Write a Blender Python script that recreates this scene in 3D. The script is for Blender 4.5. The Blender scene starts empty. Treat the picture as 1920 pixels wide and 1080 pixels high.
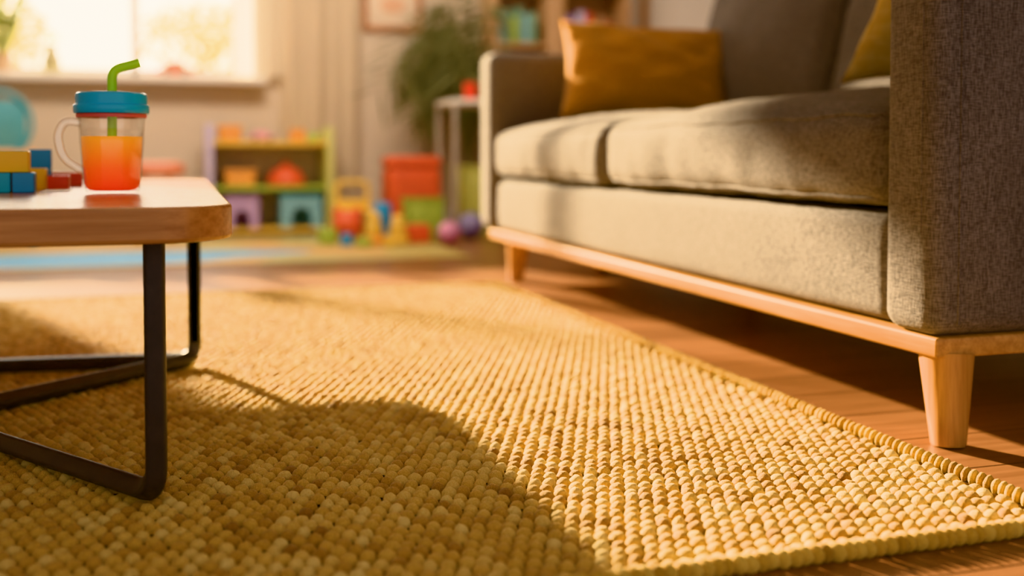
import bpy, math, random
import numpy as np
from mathutils import Vector, Matrix, noise
random.seed(4); np.random.seed(4)
S=bpy.context.scene; COL=S.collection
# ---------------------------------------------------------------- materials
def newmat(name):
    m=bpy.data.materials.new(name); m.use_nodes=True
    nt=m.node_tree; b=nt.nodes['Principled BSDF']; return m,nt,b
def N(nt,t,**k):
    n=nt.nodes.new(t)
    for a,v in k.items(): setattr(n,a,v)
    return n
def coords(nt,scale=(1,1,1),rot=(0,0,0)):
    tc=N(nt,'ShaderNodeTexCoord'); mp=N(nt,'ShaderNodeMapping')
    mp.inputs['Scale'].default_value=scale; mp.inputs['Rotation'].default_value=rot
    nt.links.new(tc.outputs['Object'],mp.inputs['Vector']); return mp.outputs['Vector']
def noise_n(nt,vec,scale,detail=3,rough=.5):
    n=N(nt,'ShaderNodeTexNoise'); n.inputs['Scale'].default_value=scale; n.inputs['Detail'].default_value=detail
    n.inputs['Roughness'].default_value=rough
    nt.links.new(vec,n.inputs['Vector']); return n.outputs['Fac']
def ramp(nt,fac,stops):
    r=N(nt,'ShaderNodeValToRGB'); e=r.color_ramp.elements
    while len(e)<len(stops): e.new(.5)
    for i,(p,c) in enumerate(stops):
        e[i].position=p; e[i].color=(*c,1)
    nt.links.new(fac,r.inputs['Fac']); return r.outputs['Color']
def bump(nt,b,h,strength,dist=.002):
    bn=N(nt,'ShaderNodeBump'); bn.inputs['Strength'].default_value=strength; bn.inputs['Distance'].default_value=dist
    nt.links.new(h,bn.inputs['Height']); nt.links.new(bn.outputs['Normal'],b.inputs['Normal'])
def sc(c,k): return tuple(max(0,min(1,x*k)) for x in c)
_pc={}
def plain(color,rough=.45,var=.12,scale=12,spec=.5,bmp=0.0,name=None):
    key=(tuple(color),rough,var,scale,bmp)
    if key in _pc: return _pc[key]
    m,nt,b=newmat(name or 'painted_surface')
    v=coords(nt); f=noise_n(nt,v,scale)
    c=ramp(nt,f,[(.3,sc(color,1-var)),(.7,sc(color,1+var))])
    nt.links.new(c,b.inputs['Base Color']); b.inputs['Roughness'].default_value=rough
    b.inputs['Specular IOR Level'].default_value=spec
    if bmp: bump(nt,b,noise_n(nt,v,scale*20),bmp)
    _pc[key]=m; return m
def fabric(name,c1,c2,pitch=420,bs=.5,big=.15,sheen=.3):
    m,nt,b=newmat(name)
    va=coords(nt,(1,1,.16)); vb=coords(nt,(.16,.16,1)); v=coords(nt)
    a=noise_n(nt,va,pitch,1); d=noise_n(nt,vb,pitch,1); g=noise_n(nt,v,7,3)
    s=N(nt,'ShaderNodeMath',operation='ADD'); nt.links.new(a,s.inputs[0]); nt.links.new(d,s.inputs[1])
    h=N(nt,'ShaderNodeMath',operation='MULTIPLY'); nt.links.new(s.outputs[0],h.inputs[0]); h.inputs[1].default_value=.5
    col=ramp(nt,h.outputs[0],[(.36,c1),(.64,c2)])
    mx=N(nt,'ShaderNodeMix',data_type='RGBA',blend_type='MULTIPLY'); mx.inputs[0].default_value=1
    gc=ramp(nt,g,[(.3,(1-big,)*3),(.7,(1,1,1))])
    nt.links.new(col,mx.inputs[6]); nt.links.new(gc,mx.inputs[7])
    nt.links.new(mx.outputs[2],b.inputs['Base Color'])
    b.inputs['Roughness'].default_value=.9; b.inputs['Specular IOR Level'].default_value=.15
    b.inputs['Sheen Weight'].default_value=sheen; b.inputs['Sheen Roughness'].default_value=.4
    b.inputs['Sheen Tint'].default_value=(1,.92,.84,1)
    bump(nt,b,h.outputs[0],bs,.0016); return m
def wood(name,c1,c2,axis=1,rough=.4,scale=9,stretch=.06):
    m,nt,b=newmat(name); s=[1,1,1]; s[axis]=stretch
    v=coords(nt,tuple(s)); f=noise_n(nt,v,scale*7,6,.65)
    c=ramp(nt,f,[(.36,c1),(.64,c2)]); nt.links.new(c,b.inputs['Base Color'])
    b.inputs['Roughness'].default_value=rough; bump(nt,b,f,.12,.001); return m
def floor_mat():
    m,nt,b=newmat('wood_plank_floor'); v=coords(nt)
    br=N(nt,'ShaderNodeTexBrick'); nt.links.new(v,br.inputs['Vector'])
    br.inputs['Scale'].default_value=1; br.inputs['Brick Width'].default_value=1.3; br.inputs['Row Height'].default_value=.135
    br.inputs['Mortar Size'].default_value=.002; br.inputs['Bias'].default_value=0
    br.inputs['Color1'].default_value=(.24,.118,.062,1); br.inputs['Color2'].default_value=(.36,.18,.096,1); br.inputs['Mortar'].default_value=(.06,.028,.016,1)
    g=noise_n(nt,coords(nt,(.07,1,1)),60,5,.6)
    gc=ramp(nt,g,[(.3,(.64,.61,.59)),(.7,(1.0,1.0,1.0))])
    mx=N(nt,'ShaderNodeMix',data_type='RGBA',blend_type='MULTIPLY'); mx.inputs[0].default_value=1
    nt.links.new(br.outputs['Color'],mx.inputs[6]); nt.links.new(gc,mx.inputs[7]); nt.links.new(mx.outputs[2],b.inputs['Base Color'])
    b.inputs['Roughness'].default_value=.33; b.inputs['Specular IOR Level'].default_value=.75; bump(nt,b,g,.05,.001); return m
def rug_mat(name,stops):
    m,nt,b=newmat(name)
    at=N(nt,'ShaderNodeAttribute'); at.attribute_name='tint'
    v=coords(nt); f=noise_n(nt,v,600,3,.65)
    s=N(nt,'ShaderNodeMath',operation='MULTIPLY_ADD'); nt.links.new(f,s.inputs[0]); s.inputs[1].default_value=.8
    s2=N(nt,'ShaderNodeMath',operation='SUBTRACT'); nt.links.new(at.outputs['Fac'],s2.inputs[0]); s2.inputs[1].default_value=.4
    nt.links.new(s2.outputs[0],s.inputs[2])
    c=ramp(nt,s.outputs[0],stops); nt.links.new(c,b.inputs['Base Color'])
    b.inputs['Roughness'].default_value=.6; b.inputs['Specular IOR Level'].default_value=.4
    b.inputs['Sheen Weight'].default_value=.5; b.inputs['Sheen Tint'].default_value=(1,.82,.44,1)
    fb=noise_n(nt,coords(nt,(1,.3,.7),(0,0,.6)),800,3,.7)
    bump(nt,b,fb,1.0,.0020); return m
def sheer(name,color,tr=.45):
    m,nt,b=newmat(name); out=nt.nodes['Material Output']
    d=N(nt,'ShaderNodeBsdfDiffuse'); t=N(nt,'ShaderNodeBsdfTranslucent'); mx=N(nt,'ShaderNodeMixShader')
    c=ramp(nt,noise_n(nt,coords(nt,(1,1,.1)),30),[(.3,sc(color,.94)),(.7,color)])
    nt.links.new(c,d.inputs[0]); nt.links.new(c,t.inputs[0]); mx.inputs[0].default_value=tr
    nt.links.new(d.outputs[0],mx.inputs[1]); nt.links.new(t.outputs[0],mx.inputs[2]); nt.links.new(mx.outputs[0],out.inputs[0])
    nt.nodes.remove(b); return m
def clear_plastic(name='clear_plastic',lo=.04,hi=.55):
    m,nt,b=newmat(name); out=nt.nodes['Material Output']
    t=N(nt,'ShaderNodeBsdfTransparent'); t.inputs[0].default_value=(1,.99,.98,1)
    g=N(nt,'ShaderNodeBsdfGlossy'); g.inputs['Roughness'].default_value=.08
    lw=N(nt,'ShaderNodeLayerWeight'); lw.inputs[0].default_value=.22
    mr=N(nt,'ShaderNodeMapRange'); mr.inputs['To Min'].default_value=lo; mr.inputs['To Max'].default_value=hi
    nt.links.new(lw.outputs['Facing'],mr.inputs['Value'])
    mx=N(nt,'ShaderNodeMixShader'); nt.links.new(mr.outputs[0],mx.inputs[0])
    nt.links.new(t.outputs[0],mx.inputs[1]); nt.links.new(g.outputs[0],mx.inputs[2]); nt.links.new(mx.outputs[0],out.inputs[0])
    nt.nodes.remove(b); return m
def juice_mat():
    m,nt,b=newmat('orange_juice_added_glow'); out=nt.nodes['Material Output']
    tc=N(nt,'ShaderNodeTexCoord'); sp=N(nt,'ShaderNodeSeparateXYZ'); nt.links.new(tc.outputs['Generated'],sp.inputs[0])
    c=ramp(nt,sp.outputs['Z'],[(.0,(1,.07,.012)),(.4,(1,.19,.02)),(1,(1,.55,.06))])
    t=N(nt,'ShaderNodeBsdfTranslucent'); nt.links.new(c,t.inputs[0]); nt.links.new(c,b.inputs['Base Color'])
    b.inputs['Roughness'].default_value=.15
    nt.links.new(c,b.inputs['Emission Color']); b.inputs['Emission Strength'].default_value=.38  # emission added to the juice colour, imitating sunlight shining through it
    mx=N(nt,'ShaderNodeMixShader'); mx.inputs[0].default_value=.3
    nt.links.new(b.outputs[0],mx.inputs[1]); nt.links.new(t.outputs[0],mx.inputs[2]); nt.links.new(mx.outputs[0],out.inputs[0]); return m
# ---------------------------------------------------------------- geometry
def merge(*gs):
    V=[];F=[]
    for v,f in gs:
        o=len(V); V+=list(v); F+=[tuple(i+o for i in q) for q in f]
    return V,F
def xf(g,M): return [tuple(M@Vector(v)) for v in g[0]],g[1]
def T(x,y,z): return Matrix.Translation((x,y,z))
def R(a,ax): return Matrix.Rotation(math.radians(a),4,ax)
def axis_pts(h,r,ne,nm):
    p=[-h+r*i/ne for i in range(ne)]
    inner=[-(h-r)+2*(h-r)*i/nm for i in range(nm+1)]
    return p+inner+[-a for a in reversed(p)]
def rbox(cx,cy,cz,sx,sy,sz,r=.004,ne=3,nm=1,deform=None):
    h=(sx/2,sy/2,sz/2); r=min(r,min(h)*.98)
    if isinstance(nm,int): nm=(nm,nm,nm)
    ap=[axis_pts(h[i],r,ne,nm[i]) for i in range(3)]
    V=[];F=[];idx={}
    def vid(p):
        k=tuple(round(a,6) for a in p)
        if k in idx: return idx[k]
        q=[max(-(h[i]-r),min(h[i]-r,p[i])) for i in range(3)]
        d=Vector([p[i]-q[i] for i in range(3)])
        if d.length>1e-9: 
            d.normalize(); w=[q[i]+d[i]*r for i in range(3)]
        else: w=list(p)
        if deform: w=list(deform(*w))
        idx[k]=len(V); V.append((w[0]+cx,w[1]+cy,w[2]+cz)); return idx[k]
    for ax in range(3):
        a,b=(ax+1)%3,(ax+2)%3
        for s in (-1,1):
            for i in range(len(ap[a])-1):
                for j in range(len(ap[b])-1):
                    qs=[]
                    for (u,v) in ((i,j),(i+1,j),(i+1,j+1),(i,j+1)):
                        p=[0,0,0]; p[ax]=s*h[ax]; p[a]=ap[a][u]; p[b]=ap[b][v]; qs.append(vid(p))
                    if s<0: qs.reverse()
                    if len(set(qs))>=3: F.append(tuple(dict.fromkeys(qs)))
    return V,F
def lathe(prof,n=32,c=(0,0,0),closed=False):
    V=[];F=[]
    for (r,z) in prof:
        for k in range(n):
            a=2*math.pi*k/n; V.append((c[0]+r*math.cos(a),c[1]+r*math.sin(a),c[2]+z))
    m=len(prof)
    for i in range(m-1 if not closed else m):
        j=(i+1)%m
        for k in range(n):
            k2=(k+1)%n; F.append((i*n+k,i*n+k2,j*n+k2,j*n+k))
    if not closed:
        F.append(tuple(reversed(range(n)))); F.append(tuple(range((m-1)*n,m*n)))
    return V,F
def sphere(c,r,n=20,m=12,s=(1,1,1)):
    pr=[(r*math.sin(math.pi*(i+.001)/(m+.002)),-r*math.cos(math.pi*(i+.001)/(m+.002))) for i in range(m+1)]
    v,f=lathe(pr,n); return [(c[0]+x*s[0],c[1]+y*s[1],c[2]+z*s[2]) for x,y,z in v],f
def fillet(pts,rad,seg=7):
    P=[Vector(p) for p in pts]; out=[P[0]]
    for i in range(1,len(P)-1):
        a,b,c=P[i-1],P[i],P[i+1]; d1=(a-b); d2=(c-b)
        r=min(rad,d1.length*.45,d2.length*.45); p0=b+d1.normalized()*r; p1=b+d2.normalized()*r
        for k in range(seg+1):
            t=k/seg; out.append((1-t)**2*p0+2*t*(1-t)*b+t*t*p1)
    out.append(P[-1]); return out
def circ(r,n=12): return [(r*math.cos(2*math.pi*k/n),r*math.sin(2*math.pi*k/n)) for k in range(n)]
def rsq(w,h,r=.003):
    o=[]
    for (sx,sy,a0) in ((1,1,0),(-1,1,90),(-1,-1,180),(1,-1,270)):
        for k in range(4):
            a=math.radians(a0+30*k); o.append((sx*(w/2-r)+r*math.cos(a),sy*(h/2-r)+r*math.sin(a)))
    return o
def tube(pts,sec,closed=False,up=(0,0,1),scales=None):
    P=[Vector(p) for p in pts]; n=len(P); m=len(sec); V=[];F=[]
    def tan(i):
        if closed: return (P[(i+1)%n]-P[i-1]).normalized()
        return (P[min(i+1,n-1)]-P[max(i-1,0)]).normalized()
    t0=tan(0); u=Vector(up)
    if abs(u.dot(t0))>.95: u=Vector((1,0,0))
    x=(u-t0*u.dot(t0)).normalized()
    for i in range(n):
        t=tan(i); x=(x-t*x.dot(t)).normalized(); y=t.cross(x); s=scales[i] if scales else 1
        for (a,b) in sec: V.append(tuple(P[i]+x*a*s+y*b*s))
    for i in range(n if closed else n-1):
        j=(i+1)%n
        for k in range(m):
            k2=(k+1)%m; F.append((i*m+k,i*m+k2,j*m+k2,j*m+k))
    if not closed: F.append(tuple(reversed(range(m)))); F.append(tuple(range((n-1)*m,n*m)))
    return V,F
def mesh_from(g,name,mat,smooth=True):
    me=bpy.data.meshes.new(name); me.from_pydata([tuple(v) for v in g[0]],[],g[1])
    import bmesh
    bm=bmesh.new(); bm.from_mesh(me); bmesh.ops.recalc_face_normals(bm,faces=bm.faces); bm.to_mesh(me); bm.free()
    me.materials.append(mat)
    if smooth:
        me.polygons.foreach_set('use_smooth',[True]*len(me.polygons))
        try: me.set_sharp_from_angle(angle=math.radians(40))
        except Exception: pass
    me.update(); return me
def top(name,g,mat,label,cat,loc=(0,0,0),group=None,rot=0):
    o=bpy.data.objects.new(name,mesh_from(g,name,mat)); COL.objects.link(o); o.location=loc; o.rotation_euler[2]=math.radians(rot)
    o['label']=label; o['category']=cat
    if group: o['group']=group
    return o
def empty(name,label,cat,loc=(0,0,0),rot=0,group=None):
    e=bpy.data.objects.new(name,None); e.empty_display_size=.05; COL.objects.link(e); e.location=loc; e.rotation_euler[2]=math.radians(rot)
    e['label']=label; e['category']=cat
    if group: e['group']=group
    return e
def part(name,g,mat,par,label=None,world=False):
    if world:
        L=par.location; g=([(v[0]-L[0],v[1]-L[1],v[2]-L[2]) for v in g[0]],g[1])
    o=bpy.data.objects.new(name,mesh_from(g,name,mat)); COL.objects.link(o); o.parent=par
    if label: o['label']=label
    return o
def struct(name,g,mat):
    o=bpy.data.objects.new(name,mesh_from(g,name,mat,False)); COL.objects.link(o); o['kind']='structure'; return o
def bx(x0,x1,y0,y1,z0,z1,r=.001,ne=1):
    return rbox((x0+x1)/2,(y0+y1)/2,(z0+z1)/2,x1-x0,y1-y0,z1-z0,r,ne)
# ---------------------------------------------------------------- palette
M_wall=plain((.70,.60,.50),.9,.05,2,.2,name='beige_wall_paint')
M_white=plain((.86,.83,.79),.5,.04,3,name='white_paint')
M_ceil=plain((.80,.74,.67),.9,.04,3,name='ceiling_paint')
M_floor=floor_mat()
M_sofa=fabric('grey_woven_upholstery',(.108,.099,.099),(.262,.243,.240),560,.9,.14,.15)
M_mustard=fabric('mustard_cotton',(.38,.17,.024),(.50,.235,.045),800,.3,.12)
M_oak=wood('light_oak',(.42,.205,.070),(.60,.33,.13),1,.42,14)
M_oakz=wood('light_oak_leg',(.42,.205,.070),(.60,.33,.13),2,.42,14)
M_shelfw=wood('pale_shelf_wood',(.52,.33,.20),(.65,.44,.28),2,.5)
M_table=wood('honey_wood_table_top',(.40,.17,.068),(.58,.285,.125),0,.22,14,.04)
M_metal=plain((.055,.052,.055),.42,.15,40,name='dark_grey_metal')
RED=plain((.80,.08,.05),.35,.06); BLUE=plain((.04,.32,.66),.35,.06); TEAL=plain((.02,.42,.62),.3,.06)
YEL=plain((.95,.60,.06),.35,.05); GRN=plain((.40,.55,.14),.4,.06); ORG=plain((.86,.40,.13),.4,.06)
PUR=plain((.52,.37,.64),.4,.06); PNK=plain((.78,.40,.50),.4,.06); LAV=plain((.58,.52,.74),.5,.06)
LIME=plain((.62,.63,.26),.5,.06); WHT=plain((.84,.83,.80),.5,.04); CY=plain((.24,.50,.60),.4,.06); DK=plain((.08,.07,.07),.6,.1)
BRED=plain((.74,.14,.08),.45,.06); BYEL=plain((.85,.58,.15),.45,.06)
# ---------------------------------------------------------------- room shell
WX0,WX1,WZ0,WZ1=-1.50,.364,.77,1.96
struct('floor',bx(-2.7,3.1,-1.6,5.75,-.1,0),M_floor)
struct('ceiling',bx(-2.7,3.1,-1.6,5.75,2.6,2.7),M_ceil)
struct('wall_back',merge(bx(-2.7,WX0,5.6,5.75,0,2.6),bx(WX1,3.1,5.6,5.75,0,2.6),bx(WX0,WX1,5.6,5.75,0,WZ0),bx(WX0,WX1,5.6,5.75,WZ1,2.6)),M_wall)
struct('wall_left',bx(-2.7,-2.6,-1.6,5.6,0,2.6),M_wall)
struct('wall_right',bx(3.0,3.1,-1.6,5.6,0,2.6),M_wall)
struct('baseboard_back',bx(-2.6,3.0,5.585,5.6,0,.08,.003),M_white)
fr=[bx(WX0-.05,WX0+.02,5.57,5.72,WZ0,WZ1+.05),bx(WX1-.02,WX1+.05,5.57,5.72,WZ0,WZ1+.05),bx(WX0,WX1,5.57,5.72,WZ1-.02,WZ1+.05),
    bx(WX0,WX1,5.60,5.70,WZ0,WZ0+.035),bx(-.222,-.178,5.60,5.66,WZ0,WZ1)]
struct('window_1',merge(*fr),M_white)
struct('trim_1',bx(WX0-.1,.425,5.46,5.62,.735,WZ0,.006,2),M_white)
struct('door_1',merge(bx(2.42,2.50,5.56,5.6,0,2.1),bx(2.56,3.0,5.57,5.6,0,2.1)),M_white)
struct('trim_2',merge(bx(2.385,2.42,5.55,5.6,0,2.14),bx(2.50,2.54,5.55,5.6,0,2.14)),M_shelfw)
# ---------------------------------------------------------------- outdoors
M_leafy=plain((.80,.74,.38),.7,.2,8,name='tree_leaves'); M_grass=plain((.60,.56,.32),.9,.2,5,name='lawn')
g=bx(-14,14,6.2,34,-.4,-.3); o=top('lawn',g,M_grass,'sunlit lawn outside the window','lawn'); o['kind']='stuff'
def tree(x,y,z,r,n,lab):
    e=empty('tree',lab,'tree',(x,y,-.3))
    part('trunk',tube([(0,0,0),(.02,0,(z+.3)*.5),(0,0,z+.3)],circ(.05,8),scales=[1,.8,.5]),wood('bark',(.32,.24,.16),(.4,.3,.2),2,.9),e)
    V=[];F=[]
    for i in range(n):
        d=Vector((random.gauss(0,1),random.gauss(0,1),random.gauss(0,1))).normalized()*r*random.random()**.4
        d.z*=.75; c=Vector((0,0,z+.3))+d; s=random.uniform(.04,.08)
        q=Matrix.Rotation(random.uniform(0,6.3),3,Vector((random.random(),random.random(),random.random())).normalized())
        b=len(V)
        for p in ((-1,0,0),(0,-.5,.1),(1,0,0),(0,.5,.1)): V.append(tuple(c+q@Vector(p)*s))
        F.append((b,b+1,b+2,b+3))
    o=part('foliage',(V,F),M_leafy,e); o['kind']='stuff'
tree(.22,10.2,1.42,.55,460,'leafy green tree outside the window'); tree(-1.45,10.0,1.40,.42,400,'leafy green tree outside the window')
# ---------------------------------------------------------------- curtain
def curtain(x0,x1,y,z0,z1,folds,amp):
    V=[];F=[];n=folds*12;m=12
    for j in range(m+1):
        tz=j/m; z=z0+(z1-z0)*tz
        for i in range(n+1):
            t=i/n; a=amp*(1-.3*tz)*(.65+.35*math.sin(t*13+1+2*tz))
            V.append((x0+(x1-x0)*t+.008*math.sin(6*tz+8*t)*math.sin(math.pi*t),y+a*math.sin(2*math.pi*folds*t+1.2*math.sin(t*9+tz))+.15*a*math.sin(5*t+3*tz),z))
    for j in range(m):
        for i in range(n): k=j*(n+1)+i; F.append((k,k+1,k+n+2,k+n+1))
    return V,F
top('curtain',curtain(.50,.90,5.545,.09,2.2,4,.018),sheer('linen_curtain',(.80,.69,.55),.3),'beige linen curtain beside the bright window','curtain')
top('curtain',curtain(.270,.515,5.525,.775,2.2,3,.015),sheer('sheer_curtain',(.98,.93,.84),.68),'pale sheer curtain glowing at the window edge','curtain')
top('curtain_rod',tube([(-1.7,5.535,2.22),(1.0,5.535,2.22)],circ(.012,12)),M_metal,'dark metal curtain rod above the window','curtain rod')
# ---------------------------------------------------------------- rug
RX0,RX1,RY0,RY1=-1.30,.885,.868,2.965
def np_mesh(name,V,quads,tint,mat,tris=None):
    me=bpy.data.meshes.new(name); nv=len(V); nq=len(quads); nt_=0 if tris is None else len(tris)
    me.vertices.add(nv); me.vertices.foreach_set('co',V.astype(np.float32).ravel())
    li=quads.ravel(); ls=np.arange(nq)*4
    if nt_: li=np.concatenate([li,tris.ravel()]); ls=np.concatenate([ls,nq*4+np.arange(nt_)*3])
    me.loops.add(len(li)); me.loops.foreach_set('vertex_index',li.astype(np.int32))
    me.polygons.add(nq+nt_); me.polygons.foreach_set('loop_start',ls.astype(np.int32))
    me.polygons.foreach_set('use_smooth',np.ones(nq+nt_,dtype=bool))
    me.update(calc_edges=True); me.validate()
    a=me.attributes.new('tint','FLOAT','POINT'); a.data.foreach_set('value',tint.astype(np.float32))
    me.materials.append(mat); return me
def blobs(C,SZ,ANG,TILT,tint,seg,rings,phimax,sq=.8,jit=0.0):
    ph=np.linspace(0,phimax,rings+1)[1:]; th=np.arange(seg)*2*np.pi/seg
    def spw(x): return np.sign(x)*np.abs(x)**sq
    U=[[0,0,1]]
    for p in ph:
        for t in th: U.append([spw(math.cos(t))*math.sin(p),spw(math.sin(t))*math.sin(p),math.cos(p)])
    U=np.array(U); k=len(U)
    q=[];tr=[]
    for i in range(rings-1):
        for j in range(seg):
            a=1+i*seg+j; b=1+i*seg+(j+1)%seg; q.append([a,a+seg,b+seg,b])
    for j in range(seg): tr.append([0,1+j,1+(j+1)%seg])
    q=np.array(q);tr=np.array(tr); n=len(C)
    L=U[None]*SZ[:,None,:]
    if jit: L=L*(1+np.random.normal(0,jit,(n,k,1)))
    ct,st=np.cos(TILT)[:,None],np.sin(TILT)[:,None]
    y=L[:,:,1]*ct-L[:,:,2]*st; z=L[:,:,1]*st+L[:,:,2]*ct; x=L[:,:,0]
    ca,sa=np.cos(ANG)[:,None],np.sin(ANG)[:,None]
    X=x*ca-y*sa; Y=x*sa+y*ca
    V=np.stack([X,Y,z],-1)+C[:,None,:]
    off=(np.arange(n)*k)[:,None,None]
    return V.reshape(-1,3),(q[None]+off).reshape(-1,4),(tr[None]+off).reshape(-1,3),np.repeat(tint,k)
# knots in offset rows
px,py=.0170,.0204
xs=np.arange(RX0+.018,RX1-.012,px); ys=np.arange(RY0+.020,RY1-.014,py)
GX,GY=np.meshgrid(xs,ys,indexing='ij')
GX=GX+(np.arange(len(ys))%2)[None,:]*px*.5-px*.25
n=GX.size
C=np.stack([GX.ravel()+np.random.normal(0,.0007,n),GY.ravel()+np.random.normal(0,.0008,n),.0046+np.random.normal(0,.0005,n)],-1)
SZ=np.stack([.0089*np.random.uniform(.90,1.10,n),.0101*np.random.uniform(.90,1.08,n),.0094*np.random.uniform(.86,1.14,n)],-1)
tint=np.clip(np.random.normal(.55,.19,n),0,1)
V,Q,TR,TT=blobs(C,SZ,np.random.normal(0,.22,n),np.random.normal(-.1,.12,n),tint,10,5,1.75,.9,.03)
stops=[(.0,(.30,.130,.026)),(.3,(.54,.30,.072)),(.55,(.76,.50,.145)),(.85,(.92,.73,.32))]
M_rug=rug_mat('golden_jute_loops',stops)
M_bind=rug_mat('golden_jute_binding',[(.0,(.32,.16,.025)),(.4,(.62,.37,.07)),(.8,(.82,.58,.17))])
rug=empty('rug','chunky golden woven jute rug on the wooden floor','rug',((RX0+RX1)/2,(RY0+RY1)/2,0))
def prt(name,me):
    o=bpy.data.objects.new(name,me); COL.objects.link(o); o.parent=rug; o.location=(-rug.location[0],-rug.location[1],0); return o
o=prt('woven_loops',np_mesh('woven_loops',V,Q,TT,M_rug,TR)); o['kind']='stuff'
part('backing',bx(RX0,RX1,RY0,RY1,.0005,.004),plain((.12,.052,.015),.9,.2,60,name='jute_backing'),rug,world=True)
B=[];A=[]
st=.0116
for (x0,y0,x1,y1,ang) in ((RX0,RY0,RX1,RY0,0),(RX1,RY0,RX1,RY1,90),(RX0,RY1,RX1,RY1,0),(RX0,RY0,RX0,RY1,90)):
    L=math.hypot(x1-x0,y1-y0); k=int(L/st)
    for i in range(k+1):
        t=i/k; B.append((x0+(x1-x0)*t,y0+(y1-y0)*t,.0098)); A.append(math.radians(ang+30))
B=np.array(B); n=len(B); B[:,:2]+=np.random.normal(0,.0006,(n,2))
SZ=np.stack([np.full(n,.0055),np.random.uniform(.0108,.0125,n),np.full(n,.0097)],-1)
V,Q,TR,TT=blobs(B,SZ,np.array(A),np.zeros(n),np.clip(np.random.normal(.55,.2,n),0,1),10,7,3.13,.95,.03)
o=prt('edge_binding',np_mesh('edge_binding',V,Q,TT,M_bind,TR)); o['kind']='stuff'
# ---------------------------------------------------------------- sofa
sofa=empty('sofa','grey woven two-seat sofa with light oak frame and tapered legs','sofa',(1.40,2.25,0))
def crowned(h,top_,bot=0,side=0.0,seed=0,wr=.003):
    def f(x,y,z):
        u=x/h[0];v=y/h[1];w=z/h[2]
        cr=(1-abs(u)**2.5)*(1-abs(v)**3)
        if w>0: z+=top_*cr*w
        else: z+=bot*cr*w
        x+=side*(1-v*v*v*v)*(1-w*w)*(1 if u>0 else -1)*abs(u)**3
        y+=side*.6*(1-u*u)*(1-w*w)*(1 if v>0 else -1)*abs(v)**3
        nn=noise.noise(Vector((x*7+seed,y*7,z*9)))*wr+noise.noise(Vector((x*20+seed,y*26,z*10)))*wr*.7
        return x+nn*1.0,y+nn*.5,z+nn
    return f
def rrect_loop(hx,hy,r,z,n=6,k=10):
    o=[]
    for (sx,sy,a0) in ((1,1,0),(-1,1,90),(-1,-1,180),(1,-1,270)):
        for i in range(n+1):
            a=math.radians(a0+90*i/n); o.append((sx*(hx-r)+r*math.cos(a),sy*(hy-r)+r*math.sin(a),z))
    out=[]
    for i in range(len(o)):
        a=Vector(o[i]);b=Vector(o[(i+1)%len(o)]); m=max(1,int((b-a).length/.03))
        for j in range(m): out.append(tuple(a+(b-a)*j/m))
    return out
def cushion(cx,cy,cz,sx,sy,sz,r,crown,bot,side,seed):
    h=(sx/2,sy/2,sz/2); f=crowned(h,crown,bot,side,seed,.0048)
    g=rbox(0,0,0,sx,sy,sz,r,5,(18,34,7),f)
    pipes=[]
    for zz in (sz/2-r*.32,-sz/2+r*.32):
        lp=rrect_loop(sx/2-r*.24,sy/2-r*.24,r,zz); lp=[f(*p) for p in lp]
        pipes.append(tube(lp,circ(.0036,8),closed=True))
    return xf(merge(g,*pipes),T(cx,cy,cz))
AZ=.72
part('seat_base',rbox(1.38,2.24,.228,.85,1.935,.155,.022,4,(4,30,4),lambda x,y,z:(x-(.004*(1-(z/.078)**2) if x<0 else 0)+.0018*noise.noise(Vector((x,y*14,z*16))),y,z)),M_sofa,sofa,world=True)
part('armrest',rbox(1.395,1.212,(.147+AZ)/2,.92,.112,AZ-.147,.028,4,(6,2,6)),M_sofa,sofa,world=True)
part('armrest',rbox(1.395,3.287,(.147+.71)/2,.92,.135,.71-.147,.035,4,(6,2,6)),M_sofa,sofa,world=True)
part('arm_seam',merge(tube(fillet([(.975,1.1555,.165),(.975,1.1555,.705)],.01),circ(.0018,6)),tube(fillet([(.94,1.182,.18),(.9355,1.182,.3),(.9355,1.182,.70)],.01),circ(.0015,6))),M_sofa,sofa,world=True)
part('backrest',rbox(1.80,2.25,.49,.13,1.96,.69,.04,4,(2,10,4)),M_sofa,sofa,world=True)
part('seat_cushion',cushion(1.30,1.79,.385,.71,1.035,.142,.038,.055,.004,.012,3),M_sofa,sofa,world=True)
part('seat_cushion',cushion(1.30,2.765,.385,.71,.895,.142,.038,.050,.004,.012,9),M_sofa,sofa,world=True)
for (cy,w,sd) in ((1.835,1.12,5),(2.79,.76,12)):
    g=cushion(0,0,0,.50,w,.15,.06,.05,.02,.012,sd)
    M=T(1.70,cy,.685)@R(14,'Y')@R(-90,'Y')
    part('back_cushion',xf(g,M),M_sofa,sofa,world=True)
part('wooden_frame',rbox(1.395,2.215,.1335,.90,2.11,.027,.004,2),M_oak,sofa,world=True)
def leg(x,y,dx,dy,h=.121):
    P=[(x+dx*(1-t),y+dy*(1-t),h*t) for t in (0,.03,.3,.7,1)]
    return tube(P,rsq(.066,.066,.026),scales=[.58,.64,.74,.89,1.0],up=(1,0,0))
for (x,y,dx,dy) in ((.983,1.187,-.008,-.016),(.985,3.09,-.004,.012),(1.80,1.195,.01,-.002),(1.80,3.12,.01,.012),(1.30,3.20,.0,.0)):
    part('leg',leg(x,y,dx,dy),M_oakz,sofa,world=True)
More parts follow.
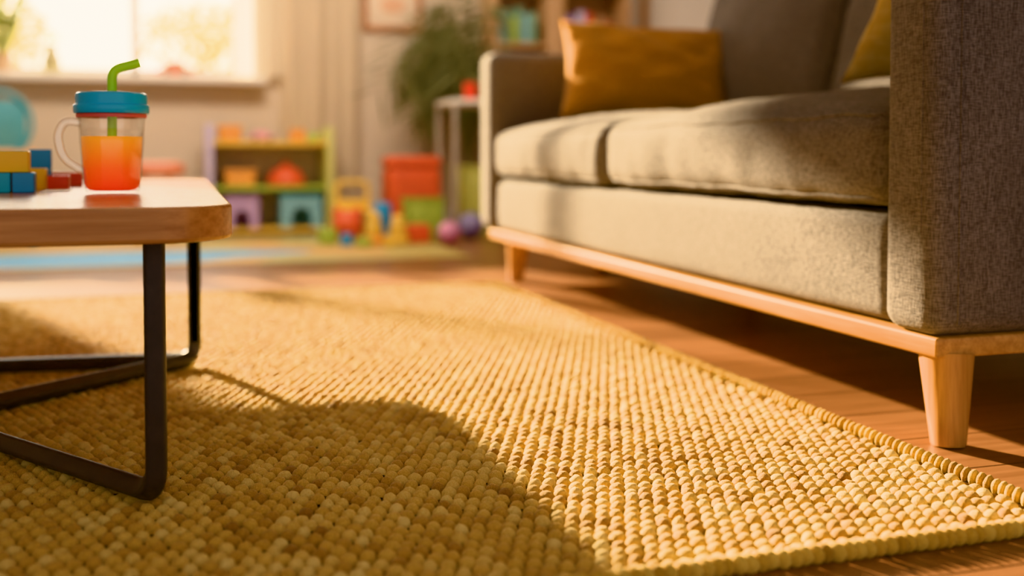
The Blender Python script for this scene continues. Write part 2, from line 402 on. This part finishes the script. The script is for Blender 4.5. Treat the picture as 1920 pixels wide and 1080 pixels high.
def pillow(w,h,t,seed,n=30,wk=1.0):
    V=[];F=[]
    for s in (1,-1):
        for j in range(n+1):
            for i in range(n+1):
                u=-1+2*i/n; v=-1+2*j/n
                X=u*(w/2)*(1-.075*(1-v*v)); Y=v*(h/2)*(1-.11*(1-u*u))
                e=max(0,(1-abs(u)**2.3)*(1-abs(v)**2.3)); z=s*(t/2*e**.55)
                nz=noise.noise(Vector((u*2.2+seed,v*2.2,s*3)))*.024+noise.noise(Vector((u*3+v*2+seed,v*4,s*5)))*.014*wk
                z+=nz*min(1,e*3)
                V.append((X,Y,z))
    m=(n+1)**2
    for s in (0,1):
        for j in range(n):
            for i in range(n):
                k=s*m+j*(n+1)+i; q=(k,k+1,k+n+2,k+n+1); F.append(q if s==0 else tuple(reversed(q)))
    return V,F
def weld(o):
    import bmesh
    bm=bmesh.new(); bm.from_mesh(o.data); bmesh.ops.remove_doubles(bm,verts=bm.verts,dist=.0004); bmesh.ops.recalc_face_normals(bm,faces=bm.faces); bm.to_mesh(o.data); bm.free()
def place_pillow(g,mat,loc,M,label):
    o=top('throw_pillow',xf(g,M),mat,label,'pillow',loc,group='throw pillows on the sofa'); weld(o); return o
place_pillow(pillow(.52,.335,.18,2,wk=1.2),M_mustard,(1.352,2.97,.632),R(-14,'Z')@R(3,'Y')@R(66,'X'),'mustard brown rectangular throw pillow leaning on the sofa armrest')
place_pillow(pillow(.46,.46,.13,7),fabric('ochre_print_cotton',(.74,.45,.10),(.88,.66,.28),90,.3,.12),(1.42,1.62,.715),R(4,'Z')@R(122,'X'),'ochre patterned square throw pillow leaning on the seat and armrest')
# ---------------------------------------------------------------- coffee table
TZ=.335
tab=empty('coffee_table','low honey wood coffee table with dark metal legs','table',(-.32,1.76,.012))
def rr_top(x0,x1,y0,y1,z0,z1,r,ch=.004):
    cx,cy=(x0+x1)/2,(y0+y1)/2; V=[];F=[]
    levels=[(.03,z0),(ch+.001,z0),(ch,z0),(ch*.3,z0+ch*.3),(0,z0+ch),(0,z0+ch+.001),(0,z1-ch-.001),(0,z1-ch),(ch*.3,z1-ch*.3),(ch,z1),(ch+.001,z1)]
    base=[(cx+p[0],cy+p[1],0) for p in rrect_loop((x1-x0)/2,(y1-y0)/2,r,0,14)]; n=len(base)
    for ins,z in levels:
        for (px_,py_,_) in base:
            k=1-ins/((x1-x0)/2); k2=1-ins/((y1-y0)/2); V.append((cx+(px_-cx)*k,cy+(py_-cy)*k2,z))
    for i in range(len(levels)-1):
        for k in range(n): k2=(k+1)%n; F.append((i*n+k,i*n+k2,(i+1)*n+k2,(i+1)*n+k))
    F.append(tuple(reversed(range(n)))); F.append(tuple(range((len(levels)-1)*n,len(levels)*n)))
    return V,F
part('table_top',rr_top(-.71,.056,1.145,2.38,TZ-.038,TZ,.08),M_table,tab,world=True)
RZ=.0255
A_=(-.026,1.195);A2=(-.618,2.03);B_=(.024,1.965);B2=(-.675,1.309)
def frame(p,q):
    pts=fillet([(*p,TZ-.039),(*p,RZ),(*q,RZ),(*q,TZ-.039)],.03,8); return tube(pts,rsq(.0225,.0225,.005),up=(1,0,0))
for a,b in ((A_,A2),(B_,B2),(B_,A2)):
    part('leg_frame',frame(a,b),M_metal,tab,world=True)
GB='toy blocks on the coffee table'
def block(x,y,z0,sx,sy,sz,m,lab,rot=0):
    return top('toy_block',rbox(0,0,sz/2,sx,sy,sz,.002,3),m,lab,'toy block',(x,y,z0),GB,rot)
block(-.2365,1.634,TZ,.027,.030,.028,TEAL,'teal wooden toy block on the table')
block(-.206,1.626,TZ,.028,.030,.028,BLUE,'blue wooden toy block on the table')
block(-.224,1.636,TZ+.028,.048,.030,.030,YEL,'yellow wooden toy block stacked on two blue blocks')
block(-.207,1.772,TZ,.028,.030,.032,YEL,'yellow wooden toy block on the table')
block(-.212,1.850,TZ,.034,.034,.030,BLUE,'blue wooden toy block under another blue block')
block(-.210,1.850,TZ+.030,.032,.032,.031,BLUE,'blue wooden toy block stacked on a blue block',4)
block(-.174,1.753,TZ,.030,.028,.021,RED,'small red toy block on the table')
block(-.183,1.943,TZ,.056,.030,.023,RED,'flat red toy block on the table',5)
top('paper_card',bx(-.017,.019,-.05,.05,0,.0012,.0003),WHT,'white paper card lying on the table','paper',(-.170,1.672,TZ))
# ---------------------------------------------------------------- sippy cup
cup=empty('sippy_cup','clear toddler cup of orange juice with blue lid and green straw','cup',(-.086,1.545,TZ))
CL=clear_plastic()
def prof(z): return .0360+(.0432-.0360)*(z/.112)**.8
outer=[(.002,0.0005),(.029,.0005),(.0335,.002),(.0360,.007)]+[(prof(z)+(.0006 if i%2 else 0),z) for i,z in enumerate([.014,.03,.05,.07,.085,.088,.092,.104,.111])]
inner=[(r-.0018,z) for r,z in reversed(outer[3:])]+[(.028,.0045),(.002,.0045)]
part('cup_body',lathe(outer+inner,56),CL,cup,'clear plastic cup body')
jz=.0775
jp=[(.002,.005),(.029,.005),(.0330,.0085)]+[(prof(z)-.0021,z) for z in (.014,.03,.05,.065,jz)]+[(.002,jz)]
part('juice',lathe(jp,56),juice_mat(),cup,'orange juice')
lid=[(.044,.108),(.0475,.1085),(.0485,.110),(.0487,.119),(.0475,.1205),(.0460,.121),(.0462,.130),(.0455,.1345),(.043,.1365),(.030,.1375),(.002,.138)]
part('lid',lathe(lid,64),plain((.02,.50,.90),.20,.05,name='blue_plastic'),cup,'blue plastic lid')
part('seal_ring',lathe([(.0435,.103),(.0450,.103),(.0455,.106),(.0445,.1085),(.0435,.1085)],56,closed=True),plain((.80,.18,.18),.4,.05),cup,'pink red seal ring')
sp=fillet([(.0,0,.060),(.001,0,.140),(.001,0,.168),(.037,.001,.1785)],.018,9)
part('straw',tube(sp,circ(.0062,16),up=(0,1,0)),plain((.46,.88,.05),.35,.05,name='green_silicone'),cup,'bright green bent straw')
hp=fillet([(-.040,0,.096),(-.060,0,.099),(-.070,0,.080),(-.064,0,.048),(-.036,0,.030)],.022,8)
part('handle',xf(tube(hp,rsq(.008,.012,.0035),up=(0,1,0)),R(-6,'Z')),clear_plastic('frosted_plastic',.14,.7),cup,'clear plastic handle')
# ---------------------------------------------------------------- background things
SY=5.335
sh=empty('toy_shelf','low colourful wooden toy shelf by the wall','shelf',(.42,SY,0))
part('side_panel',bx(-.30,-.262,-.14,.14,0,.525,.008,2),LAV,sh,'lavender side panel')
part('side_panel',bx(.262,.30,-.14,.14,0,.515,.008,2),LIME,sh,'lime green side panel')
part('shelf_board',bx(-.262,.262,-.14,.14,.425,.447,.004),BYEL,sh,'yellow board')
part('shelf_board',bx(-.262,.262,-.14,.14,.212,.232,.004),GRN,sh,'green board')
part('shelf_board',bx(-.262,.262,-.14,.14,.01,.03,.004),BYEL,sh,'yellow board')
part('back_panel',bx(-.262,.262,.125,.14,.03,.425,.002),plain((.70,.60,.50),.7,.05),sh)
def bin_(name,x,y,z,sx,sy,sz,m,lab,rot=0):
    w=.008
    g=merge(bx(-sx/2,sx/2,-sy/2,sy/2,0,w,.002),bx(-sx/2,sx/2,-sy/2,-sy/2+w,0,sz,.003),bx(-sx/2,sx/2,sy/2-w,sy/2,0,sz,.003),
            bx(-sx/2,-sx/2+w,-sy/2,sy/2,0,sz,.003),bx(sx/2-w,sx/2,-sy/2,sy/2,0,sz,.003),
            bx(-sx/2-.006,sx/2+.006,-sy/2-.006,-sy/2+w,sz-.015,sz,.003),bx(-sx/2-.006,-sx/2+w,-sy/2,sy/2,sz-.015,sz,.003),bx(sx/2-w,sx/2+.006,-sy/2,sy/2,sz-.015,sz,.003),bx(-sx/2-.006,sx/2+.006,sy/2-w,sy/2+.006,sz-.015,sz,.003))
    return top(name,g,m,lab,'storage bin',(x,y,z),rot=rot)
bin_('storage_bin',.235,SY-.02,.447,.10,.14,.075,ORG,'orange toy bin on the top shelf')
def toy_car(x,y,z,s,m,lab,rot=0):
    e=empty('toy_car',lab,'toy car',(x,y,z),rot)
    part('car_body',merge(rbox(0,0,.026*s,.16*s,.07*s,.028*s,.010*s,3),rbox(-.005*s,0,.050*s,.085*s,.06*s,.034*s,.012*s,3)),m,e)
    for wx in (-.045,.045):
        for wy in (-.036,.036):
            part('wheel',xf(lathe([(.002,-.006*s),(.014*s,-.006*s),(.016*s,-.003*s),(.016*s,.003*s),(.014*s,.006*s),(.002,.006*s)],16),T(wx*s,wy*s,.016*s)@R(90,'X')),DK,e)
    return e
toy_car(.385,SY-.04,.447,.75,PNK,'pink toy car on the toy shelf',10)
top('toy_block',rbox(0,0,.03,.06,.06,.06,.006),ORG,'orange toy block on the toy shelf','toy block',(.555,SY-.04,.447),rot=15)
top('toy_block',rbox(0,0,.02,.05,.05,.04,.006),GRN,'green toy block on the toy shelf','toy block',(.63,SY-.04,.447))
top('toy_dome',lathe([(.09,0),(.095,.01),(.088,.04),(.065,.075),(.035,.09),(.02,.10),(.018,.115),(.002,.12)],24),BRED,'red domed toy on the middle shelf','toy',(.50,SY-.03,.232))
bin_('storage_bin',.28,SY-.04,.232,.14,.14,.08,ORG,'orange toy bin on the middle shelf')
def arch_house(x,y,z,w,d,h,m,roof,lab,name):
    e=empty(name,lab,'toy house',(x,y,z)); aw=w*.22; ah=h*.34; n=10
    V=[];F=[]
    arc=[(aw*math.cos(math.pi*i/n),ah+aw*math.sin(math.pi*i/n)) for i in range(n+1)]
    poly=[(-w/2,0),(-w/2,h*.8),(-w/2+.0,h),(w/2,h),(w/2,0),(aw,0)]+arc+[(-aw,0)]
    k=len(poly)
    for yy in (-d/2,-d/2+.012):
        V+= [(p[0],yy,p[1]) for p in poly]
    F.append(tuple(range(k))); F.append(tuple(reversed(range(k,2*k))))
    for i in range(k): F.append((i,(i+1)%k,k+(i+1)%k,k+i))
    g=merge((V,F),bx(-w/2,-w/2+.01,-d/2+.012,d/2,0,h),bx(w/2-.01,w/2,-d/2+.012,d/2,0,h),bx(-w/2,w/2,d/2-.01,d/2,0,h))
    part('house_body',g,m,e); part('roof',bx(-w/2-.006,w/2+.006,-d/2-.006,d/2+.003,h,h+.014,.004,2),roof,e)
    return e
arch_house(.565,SY-.03,.03,.20,.16,.155,CY,TEAL,'teal toy house with arched doorway in the toy shelf','toy_house')
arch_house(.285,SY-.03,.03,.16,.16,.15,PUR,PUR,'purple toy arch house in the toy shelf','toy_house')
def kid_chair(x,y,s,seatz,m,ms,lab,rot,w=.2,bh=.2,hole=True,round_=False):
    e=empty('kids_chair',lab,'chair',(x,y,0),rot)
    part('seat',bx(-w/2,w/2,-w/2,w/2,seatz-.02,seatz,.008,2),ms,e)
    if round_:
        pts=[(w*.5*math.cos(a),w/2-.01,seatz+bh*.45+bh*.55*math.sin(a)) for a in [math.pi*2*i/24 for i in range(24)]]
        g=merge(tube(pts,rsq(.05,.02,.006),closed=True,up=(0,1,0)),bx(-w*.42,w*.42,w/2-.018,w/2-.006,seatz+.01,seatz+bh*.85,.004))
    else:
        pts=fillet([(-w/2+.01,w/2-.012,seatz),(-w/2+.01,w/2-.012,seatz+bh),(w/2-.01,w/2-.012,seatz+bh),(w/2-.01,w/2-.012,seatz)],.03,6)
        g=merge(tube(pts,rsq(.03,.02,.005),up=(0,1,0)),bx(-w/2+.01,w/2-.01,w/2-.02,w/2-.005,seatz+.0,seatz+bh*.35))
    part('backrest',g,m,e)
    for a in (-1,1):
        for b in (-1,1): part('leg',tube([(a*(w/2-.02),b*(w/2-.02),0),(a*(w/2-.025),b*(w/2-.025),seatz-.01)],circ(.011,10)),m,e)
    return e
kid_chair(.775,4.93,1,.13,BYEL,BYEL,'small yellow kids chair on the play mat',0,.165,.125)
kid_chair(-.72,4.95,1,.40,plain((.10,.38,.48),.4,.06),ORG,'teal round-backed kids chair with orange seat',12,.27,.26,round_=True)
e=empty('kids_stool','red round kids stool near the window wall','stool',(-.10,4.95,0))
part('seat',lathe([(.002,.29),(.11,.29),(.125,.30),(.128,.325),(.118,.345),(.09,.352),(.002,.354)],32),plain((.78,.30,.20),.5,.06),e)
for a in range(4):
    c,s_=math.cos(a*1.571+.78),math.sin(a*1.571+.78); part('leg',tube([(c*.105,s_*.105,0),(c*.08,s_*.08,.295)],circ(.012,10)),M_oakz,e)
e=empty('toy_chest','tall rounded red toy chest with lid by the wall','toy chest',(1.088,5.14,0))
part('chest_body',rbox(0,0,.16,.26,.22,.32,.03,4,2),BRED,e); part('lid',rbox(0,0,.345,.265,.23,.06,.028,4,2),BRED,e)
bin_('storage_bin',1.065,4.77,0,.165,.15,.185,GRN,'green toy storage bin on the floor')
def cubeblk(x,y,s,m,lab,rot=0,h=None):
    return top('toy_block',rbox(0,0,(h or s)/2,s,s,h or s,s*.1,3),m,lab,'toy block',(x,y,.0065),'toys piled on the play mat',rot)
cubeblk(.975,4.52,.105,BRED,'red toy block on the play mat',8,.075)
cubeblk(.600,4.55,.065,GRN,'green toy block on the play mat',12)
cubeblk(.665,4.44,.048,BLUE,'small blue toy block on the play mat',-10)
cubeblk(.725,4.37,.05,GRN,'green toy block on the play mat',20,.035)
cubeblk(.830,4.35,.045,BYEL,'small yellow toy block on the play mat',-15)
top('soft_ball',merge(sphere((0,0,.068),.068),sphere((.045,0,.125),.022),sphere((-.045,0,.125),.022)),BRED,'red plush toy with round ears on the play mat','plush toy',(.700,4.64,.0065))
def stack(x,y,h,m,m2,lab):
    e=empty('stacking_toy',lab,'toy',(x,y,.0065))
    part('base',lathe([(.002,0),(.042,0),(.045,.006),(.045,.03),(.04,.036),(.002,.036)],24),m2,e)
    part('toy_body',lathe([(.034,.036),(.036,.045),(.035,.08),(.026,.09),(.024,.095),(.030,.105),(.030,h-.02),(.018,h-.004),(.002,h)],24),m,e)
stack(.785,4.47,.135,BYEL,ORG,'yellow peg figure toy on the play mat'); stack(.885,4.45,.125,BYEL,BYEL,'yellow stacking toy on the play mat')
top('toy_block',lathe([(.002,0),(.034,0),(.037,.004),(.037,.155),(.03,.165),(.002,.165)],24),BLUE,'tall blue cylinder toy block on the play mat','toy block',(.86,4.66,.0065))
top('ball',sphere((0,0,.05),.05),plain((.68,.30,.52),.35,.06),'pink purple toy ball on the floor','ball',(1.10,4.42,0))
top('ball',sphere((0,0,.06),.06),plain((.28,.26,.50),.35,.06),'dark blue toy ball on the floor','ball',(1.265,4.68,0))
e=empty('side_table','small white side table with thin metal legs','table',(1.42,5.01,0))
part('table_top',bx(-.20,.22,-.18,.18,.618,.645,.006,2),M_white,e)
for a in (-.185,.205):
    for b in (-.165,.165): part('leg',tube([(a,b,0),(a,b,.619)],rsq(.022,.022,.003)),plain((.50,.46,.42),.35,.1),e)
bin_('storage_bin',1.385,5.03,0,.20,.22,.33,plain((.56,.58,.20),.5,.06),'lime green storage bin under the side table')
top('toy_cup',lathe([(.002,0),(.026,0),(.03,.004),(.034,.075),(.030,.078),(.027,.01),(.002,.008)],24),RED,'red toy cup on the white side table','cup',(1.325,4.90,.645))
e=empty('potted_palm','tall potted palm with dark arching fronds','plant',(1.44,5.33,0))
part('pot',lathe([(.002,0),(.075,0),(.08,.01),(.10,.22),(.105,.235),(.095,.235),(.09,.20),(.002,.20)],28),plain((.45,.25,.15),.7,.1),e)
V=[];F=[];stems=[]
random.seed(11)
def clear_of_shelf(p):
    if p.x>.09 and p.y>-.05: p.y=-.05
    if p.z<.66 and p.y<-.12: p.y=-.12
    p.x=min(p.x,.20)
    return p
for i in range(34):
    a=random.uniform(2.0,5.7); H=random.uniform(.40,1.0); rr=random.uniform(.10,.42)
    if math.cos(a)>0: rr*=.6
    ln=random.choice([.8,1,1.15]); P=[]
    for k in range(14):
        t=k/13; P.append(clear_of_shelf(Vector((math.cos(a)*rr*ln*t**1.5-.02*t,min(.12,math.sin(a)*rr*.6*t**1.5),.20+H*math.sin(t*2.2)))))
    stems.append(tube(P,circ(.006,6),scales=[1-.8*k/13 for k in range(14)]))
    for k in range(6,14):
        for s in (-1,1):
            for rep in (0,.5):
                tt=min(13,k+rep); b=P[int(tt)]; d=(P[min(13,int(tt)+1)]-P[int(tt)-1]).normalized(); side=d.cross(Vector((0,1,.2))).normalized()*s
                l=random.uniform(.11,.19)*(1.2-.5*abs(k-9)/5); tip=clear_of_shelf(b+side*l+d*l*.6-Vector((0,0,.65*l))); w=d*.008
                q=len(V); V+=[tuple(b-w),tuple((b+tip)/2-w*1.2),tuple(tip),tuple((b+tip)/2+w*1.2)]; F.append((q,q+1,q+2,q+3))
part('stem',merge(*stems),plain((.28,.29,.16),.6,.2),e); o=part('frond_leaves',(V,F),plain((.22,.24,.13),.55,.25,10),e); o['kind']='stuff'
e=empty('picture_frame','framed cream print in a reddish wood frame','picture frame',(1.085,5.575,1.03))
part('frame',merge(bx(-.16,-.130,0,.024,0,.40,.003),bx(.130,.16,0,.024,0,.40,.003),bx(-.130,.130,0,.024,0,.030,.003),bx(-.130,.130,0,.024,.370,.40,.003)),plain((.46,.22,.12),.5,.1),e)
part('print',bx(-.131,.131,.012,.02,.028,.372),plain((.78,.66,.54),.7,.05),e)
part('print_shape',xf(lathe([(.002,0),(.06,0),(.06,.003),(.002,.003)],24),T(0,.012,.14)@R(90,'X')@Matrix.Diagonal((1.1,.7,1,1))),plain((.76,.48,.34),.7,.08),e)
e=empty('bookshelf','tall warm wood bookshelf against the wall','bookshelf',(1.94,5.44,0))
part('carcass',merge(*[bx(a,b,-.14,.14,0,2.0,.003) for a,b in ((-.38,-.355),(-.085,.01),(.355,.38))],bx(-.355,.355,.125,.14,0,2.0)),M_shelfw,e)
for z in (.03,.34,.64,.945,1.27,1.6,1.975): part('shelf_board',merge(bx(-.355,-.085,-.138,.125,z,z+.02),bx(.01,.355,-.138,.125,z,z+.02)),M_shelfw,e)
random.seed(3)
GR2=plain((.24,.42,.32),.6,.1)
bc=[CY,GR2,GRN,GR2,CY,GR2]
def book(x,w,h,m,lab):
    d=.16
    e=empty('book',lab,'book',(x+w/2,5.40,.965),group='books on the shelf')
    part('cover',merge(bx(-w/2,-w/2+.003,-d/2,d/2,0,h,.0008),bx(w/2-.003,w/2,-d/2,d/2,0,h,.0008),bx(-w/2,w/2,-d/2,-d/2+.004,0,h,.0015)),m,e)
    part('pages',bx(-w/2+.003,w/2-.003,-d/2+.004,d/2-.004,.004,h-.004,.0005),plain((.78,.70,.55),.8,.05),e)
x=1.592
for i in range(6):
    w=random.uniform(.026,.042); book(x,w,random.uniform(.13,.20),bc[i],['teal','grey green','green','grey green','teal','grey green'][i]+' hardback book standing on the shelf'); x+=w+.002
x=1.955
for i,(m,c) in enumerate(((PUR,'purple'),(PUR,'purple'),(LAV,'lavender'),(BRED,'red'),(ORG,'orange'),(plain((.45,.28,.2),.6,.1),'brown'),(BRED,'red'))):
    w=random.uniform(.028,.042); book(x,w,random.uniform(.12,.19),m,c+' hardback book standing on the shelf'); x+=w+.002
def mat_tiles():
    m,nt,b=newmat('foam_mat_colours'); v=coords(nt)
    vo=N(nt,'ShaderNodeTexVoronoi'); vo.inputs['Scale'].default_value=2.1; vo.inputs['Randomness'].default_value=.8; nt.links.new(v,vo.inputs['Vector'])
    sp_=N(nt,'ShaderNodeSeparateColor'); nt.links.new(vo.outputs['Color'],sp_.inputs[0])
    r=N(nt,'ShaderNodeValToRGB'); r.color_ramp.interpolation='CONSTANT'; el=r.color_ramp.elements
    cs=[(0,(.58,.40,.18)),(.3,(.50,.42,.18)),(.5,(.62,.38,.16)),(.7,(.54,.41,.24)),(.85,(.44,.46,.24))]
    while len(el)<len(cs): el.new(.5)
    for i,(p,c) in enumerate(cs): el[i].position=p; el[i].color=(*c,1)
    nt.links.new(sp_.outputs[0],r.inputs[0]); nt.links.new(r.outputs[0],b.inputs['Base Color']); b.inputs['Roughness'].default_value=.5; return m
pm=empty('play_mat','colourful foam play mat on the floor','play mat',(0,4.4,0))
part('mat_base',bx(-1.4,1.04,-.56,.62,.0005,.006,.002),mat_tiles(),pm)
V=[];k=40
for i in range(k):
    a=2*math.pi*i/k; rr=1+.10*math.sin(3*a)+.06*math.sin(5*a+1); V.append((-.42+.84*rr*math.cos(a),-.25+.26*rr*math.sin(a)))
g=([(x,y,.0058) for x,y in V]+[(x,y,.0066) for x,y in V],[tuple(range(k,2*k)),tuple(reversed(range(k)))]+[(i,(i+1)%k,k+(i+1)%k,k+i) for i in range(k)])
part('blue_patch',g,plain((.10,.36,.64),.5,.06),pm,'blue patch')
e=empty('vase','small ceramic vase with leaves on the window sill','vase',(-.575,5.54,.77))
part('vase_body',lathe([(.002,0),(.035,0),(.042,.02),(.045,.06),(.03,.10),(.024,.12),(.032,.14),(.028,.14),(.020,.12),(.002,.10)],24),plain((.50,.45,.26),.3,.1),e)
def sprig(n,h,s,seed):
    random.seed(seed); V=[];F=[]
    for i in range(n):
        a=random.uniform(0,6.28); t=random.uniform(.3,1); b=Vector((math.cos(a)*.04*t,math.sin(a)*.03*t,h*t)); d=Vector((math.cos(a),math.sin(a)*.6,random.uniform(-.2,.8))).normalized()*s*random.uniform(.6,1.2)
        sd=d.cross(Vector((0,0,1))).normalized()*s*.28; q=len(V); V+=[tuple(b),tuple(b+d*.5+sd),tuple(b+d),tuple(b+d*.5-sd)]; F.append((q,q+1,q+2,q+3))
    return V,F
part('leaves',xf(sprig(16,.05,.04,5),T(0,0,.13)),GRN,e)
e=empty('potted_plant','leafy green potted plant on the window sill','plant',(-.80,5.54,.77))
M_sprig=plain((.34,.38,.14),.5,.2)
part('pot',lathe([(.002,0),(.04,0),(.055,.08),(.055,.09),(.048,.09),(.045,.07),(.002,.07)],24),plain((.6,.42,.28),.7,.1),e)
part('leaves',xf(sprig(64,.24,.08,6),T(0,0,.07)),M_sprig,e)
sh1=[(0,0,.07),(.05,0,.20),(.08,0,.32),(.16,0,.46),(.26,0,.62),(.33,0,.74)]
sh2=[(0,0,.07),(.00,.01,.22),(.02,.01,.36),(.08,.01,.52),(.15,.01,.68),(.20,.01,.80)]
random.seed(8); V=[];F=[]
for shp in (sh1,sh2):
    for i in range(len(shp)-1):
        for r_ in range(5):
            b=Vector(shp[i]).lerp(Vector(shp[i+1]),r_/5); d=(Vector(shp[i+1])-Vector(shp[i])).normalized()
            sdv=Vector((d.z,random.uniform(-.3,.3),-d.x))*random.choice((-1,1)); tip=b+(sdv*.4+d).normalized()*.045; wv=sdv.cross(Vector((0,1,0))).normalized()*.010
            q=len(V); V+=[tuple(b),tuple((b+tip)/2+wv),tuple(tip),tuple((b+tip)/2-wv)]; F.append((q,q+1,q+2,q+3))
part('stem',merge(tube(sh1,circ(.022,8)),tube(sh2,circ(.016,8)),(V,F)),M_sprig,e)
toy_car(-.01,5.53,.77,1.0,plain((.86,.32,.18),.4,.06),'red toy car on the window sill')
# ---------------------------------------------------------------- light
w=bpy.data.worlds.new('World'); S.world=w; w.use_nodes=True; nt=w.node_tree; bg=nt.nodes['Background']
tc=N(nt,'ShaderNodeTexCoord'); sv=N(nt,'ShaderNodeSeparateXYZ'); nt.links.new(tc.outputs['Generated'],sv.inputs[0])
# sky glow: brighter and warmer towards the low sun (+Y), dimmer and more neutral behind
c=ramp(nt,sv.outputs['Y'],[(.0,(.72,.63,.57)),(.35,(1,.90,.74))]); nt.links.new(c,bg.inputs[0])
mr=N(nt,'ShaderNodeMapRange'); mr.inputs['From Min'].default_value=0; mr.inputs['From Max'].default_value=.7; mr.inputs['To Min'].default_value=1.25; mr.inputs['To Max'].default_value=6.5
nt.links.new(sv.outputs['Y'],mr.inputs['Value']); nt.links.new(mr.outputs[0],bg.inputs[1])
sl=bpy.data.lights.new('sun','SUN'); sl.energy=27; sl.color=(1,.755,.44); sl.angle=math.radians(1.8)
so=bpy.data.objects.new('sun',sl); COL.objects.link(so); so.rotation_euler=Vector((.32,-.83,-.315)).to_track_quat('-Z','Y').to_euler(); so.location=(-3,9,5)
al=bpy.data.lights.new('background_fill','AREA'); al.energy=95; al.color=(1,.83,.64); al.shape='RECTANGLE'; al.size=1.6; al.size_y=1.0  # added fill light, brightens the back wall and toys; no real fixture
ao=bpy.data.objects.new('background_fill',al); COL.objects.link(ao); ao.location=(.2,3.5,2.55); ao.rotation_euler=Vector((.0,.86,-.50)).to_track_quat('-Z','Y').to_euler()
# ---------------------------------------------------------------- camera
cd=bpy.data.cameras.new('camera'); cd.sensor_width=36; cd.lens=37.5; cam=bpy.data.objects.new('camera',cd); COL.objects.link(cam); S.camera=cam
cam.location=(0,0,.39); cam.rotation_euler=(math.radians(90-2),0,math.radians(-17.35))
cd.shift_y=-(253-70)/1920
cd.dof.use_dof=True; cd.dof.focus_distance=1.26; cd.dof.aperture_fstop=1.85; cd.clip_start=.02
S.view_settings.view_transform='Khronos PBR Neutral'; S.view_settings.look='None'; S.view_settings.exposure=0.1
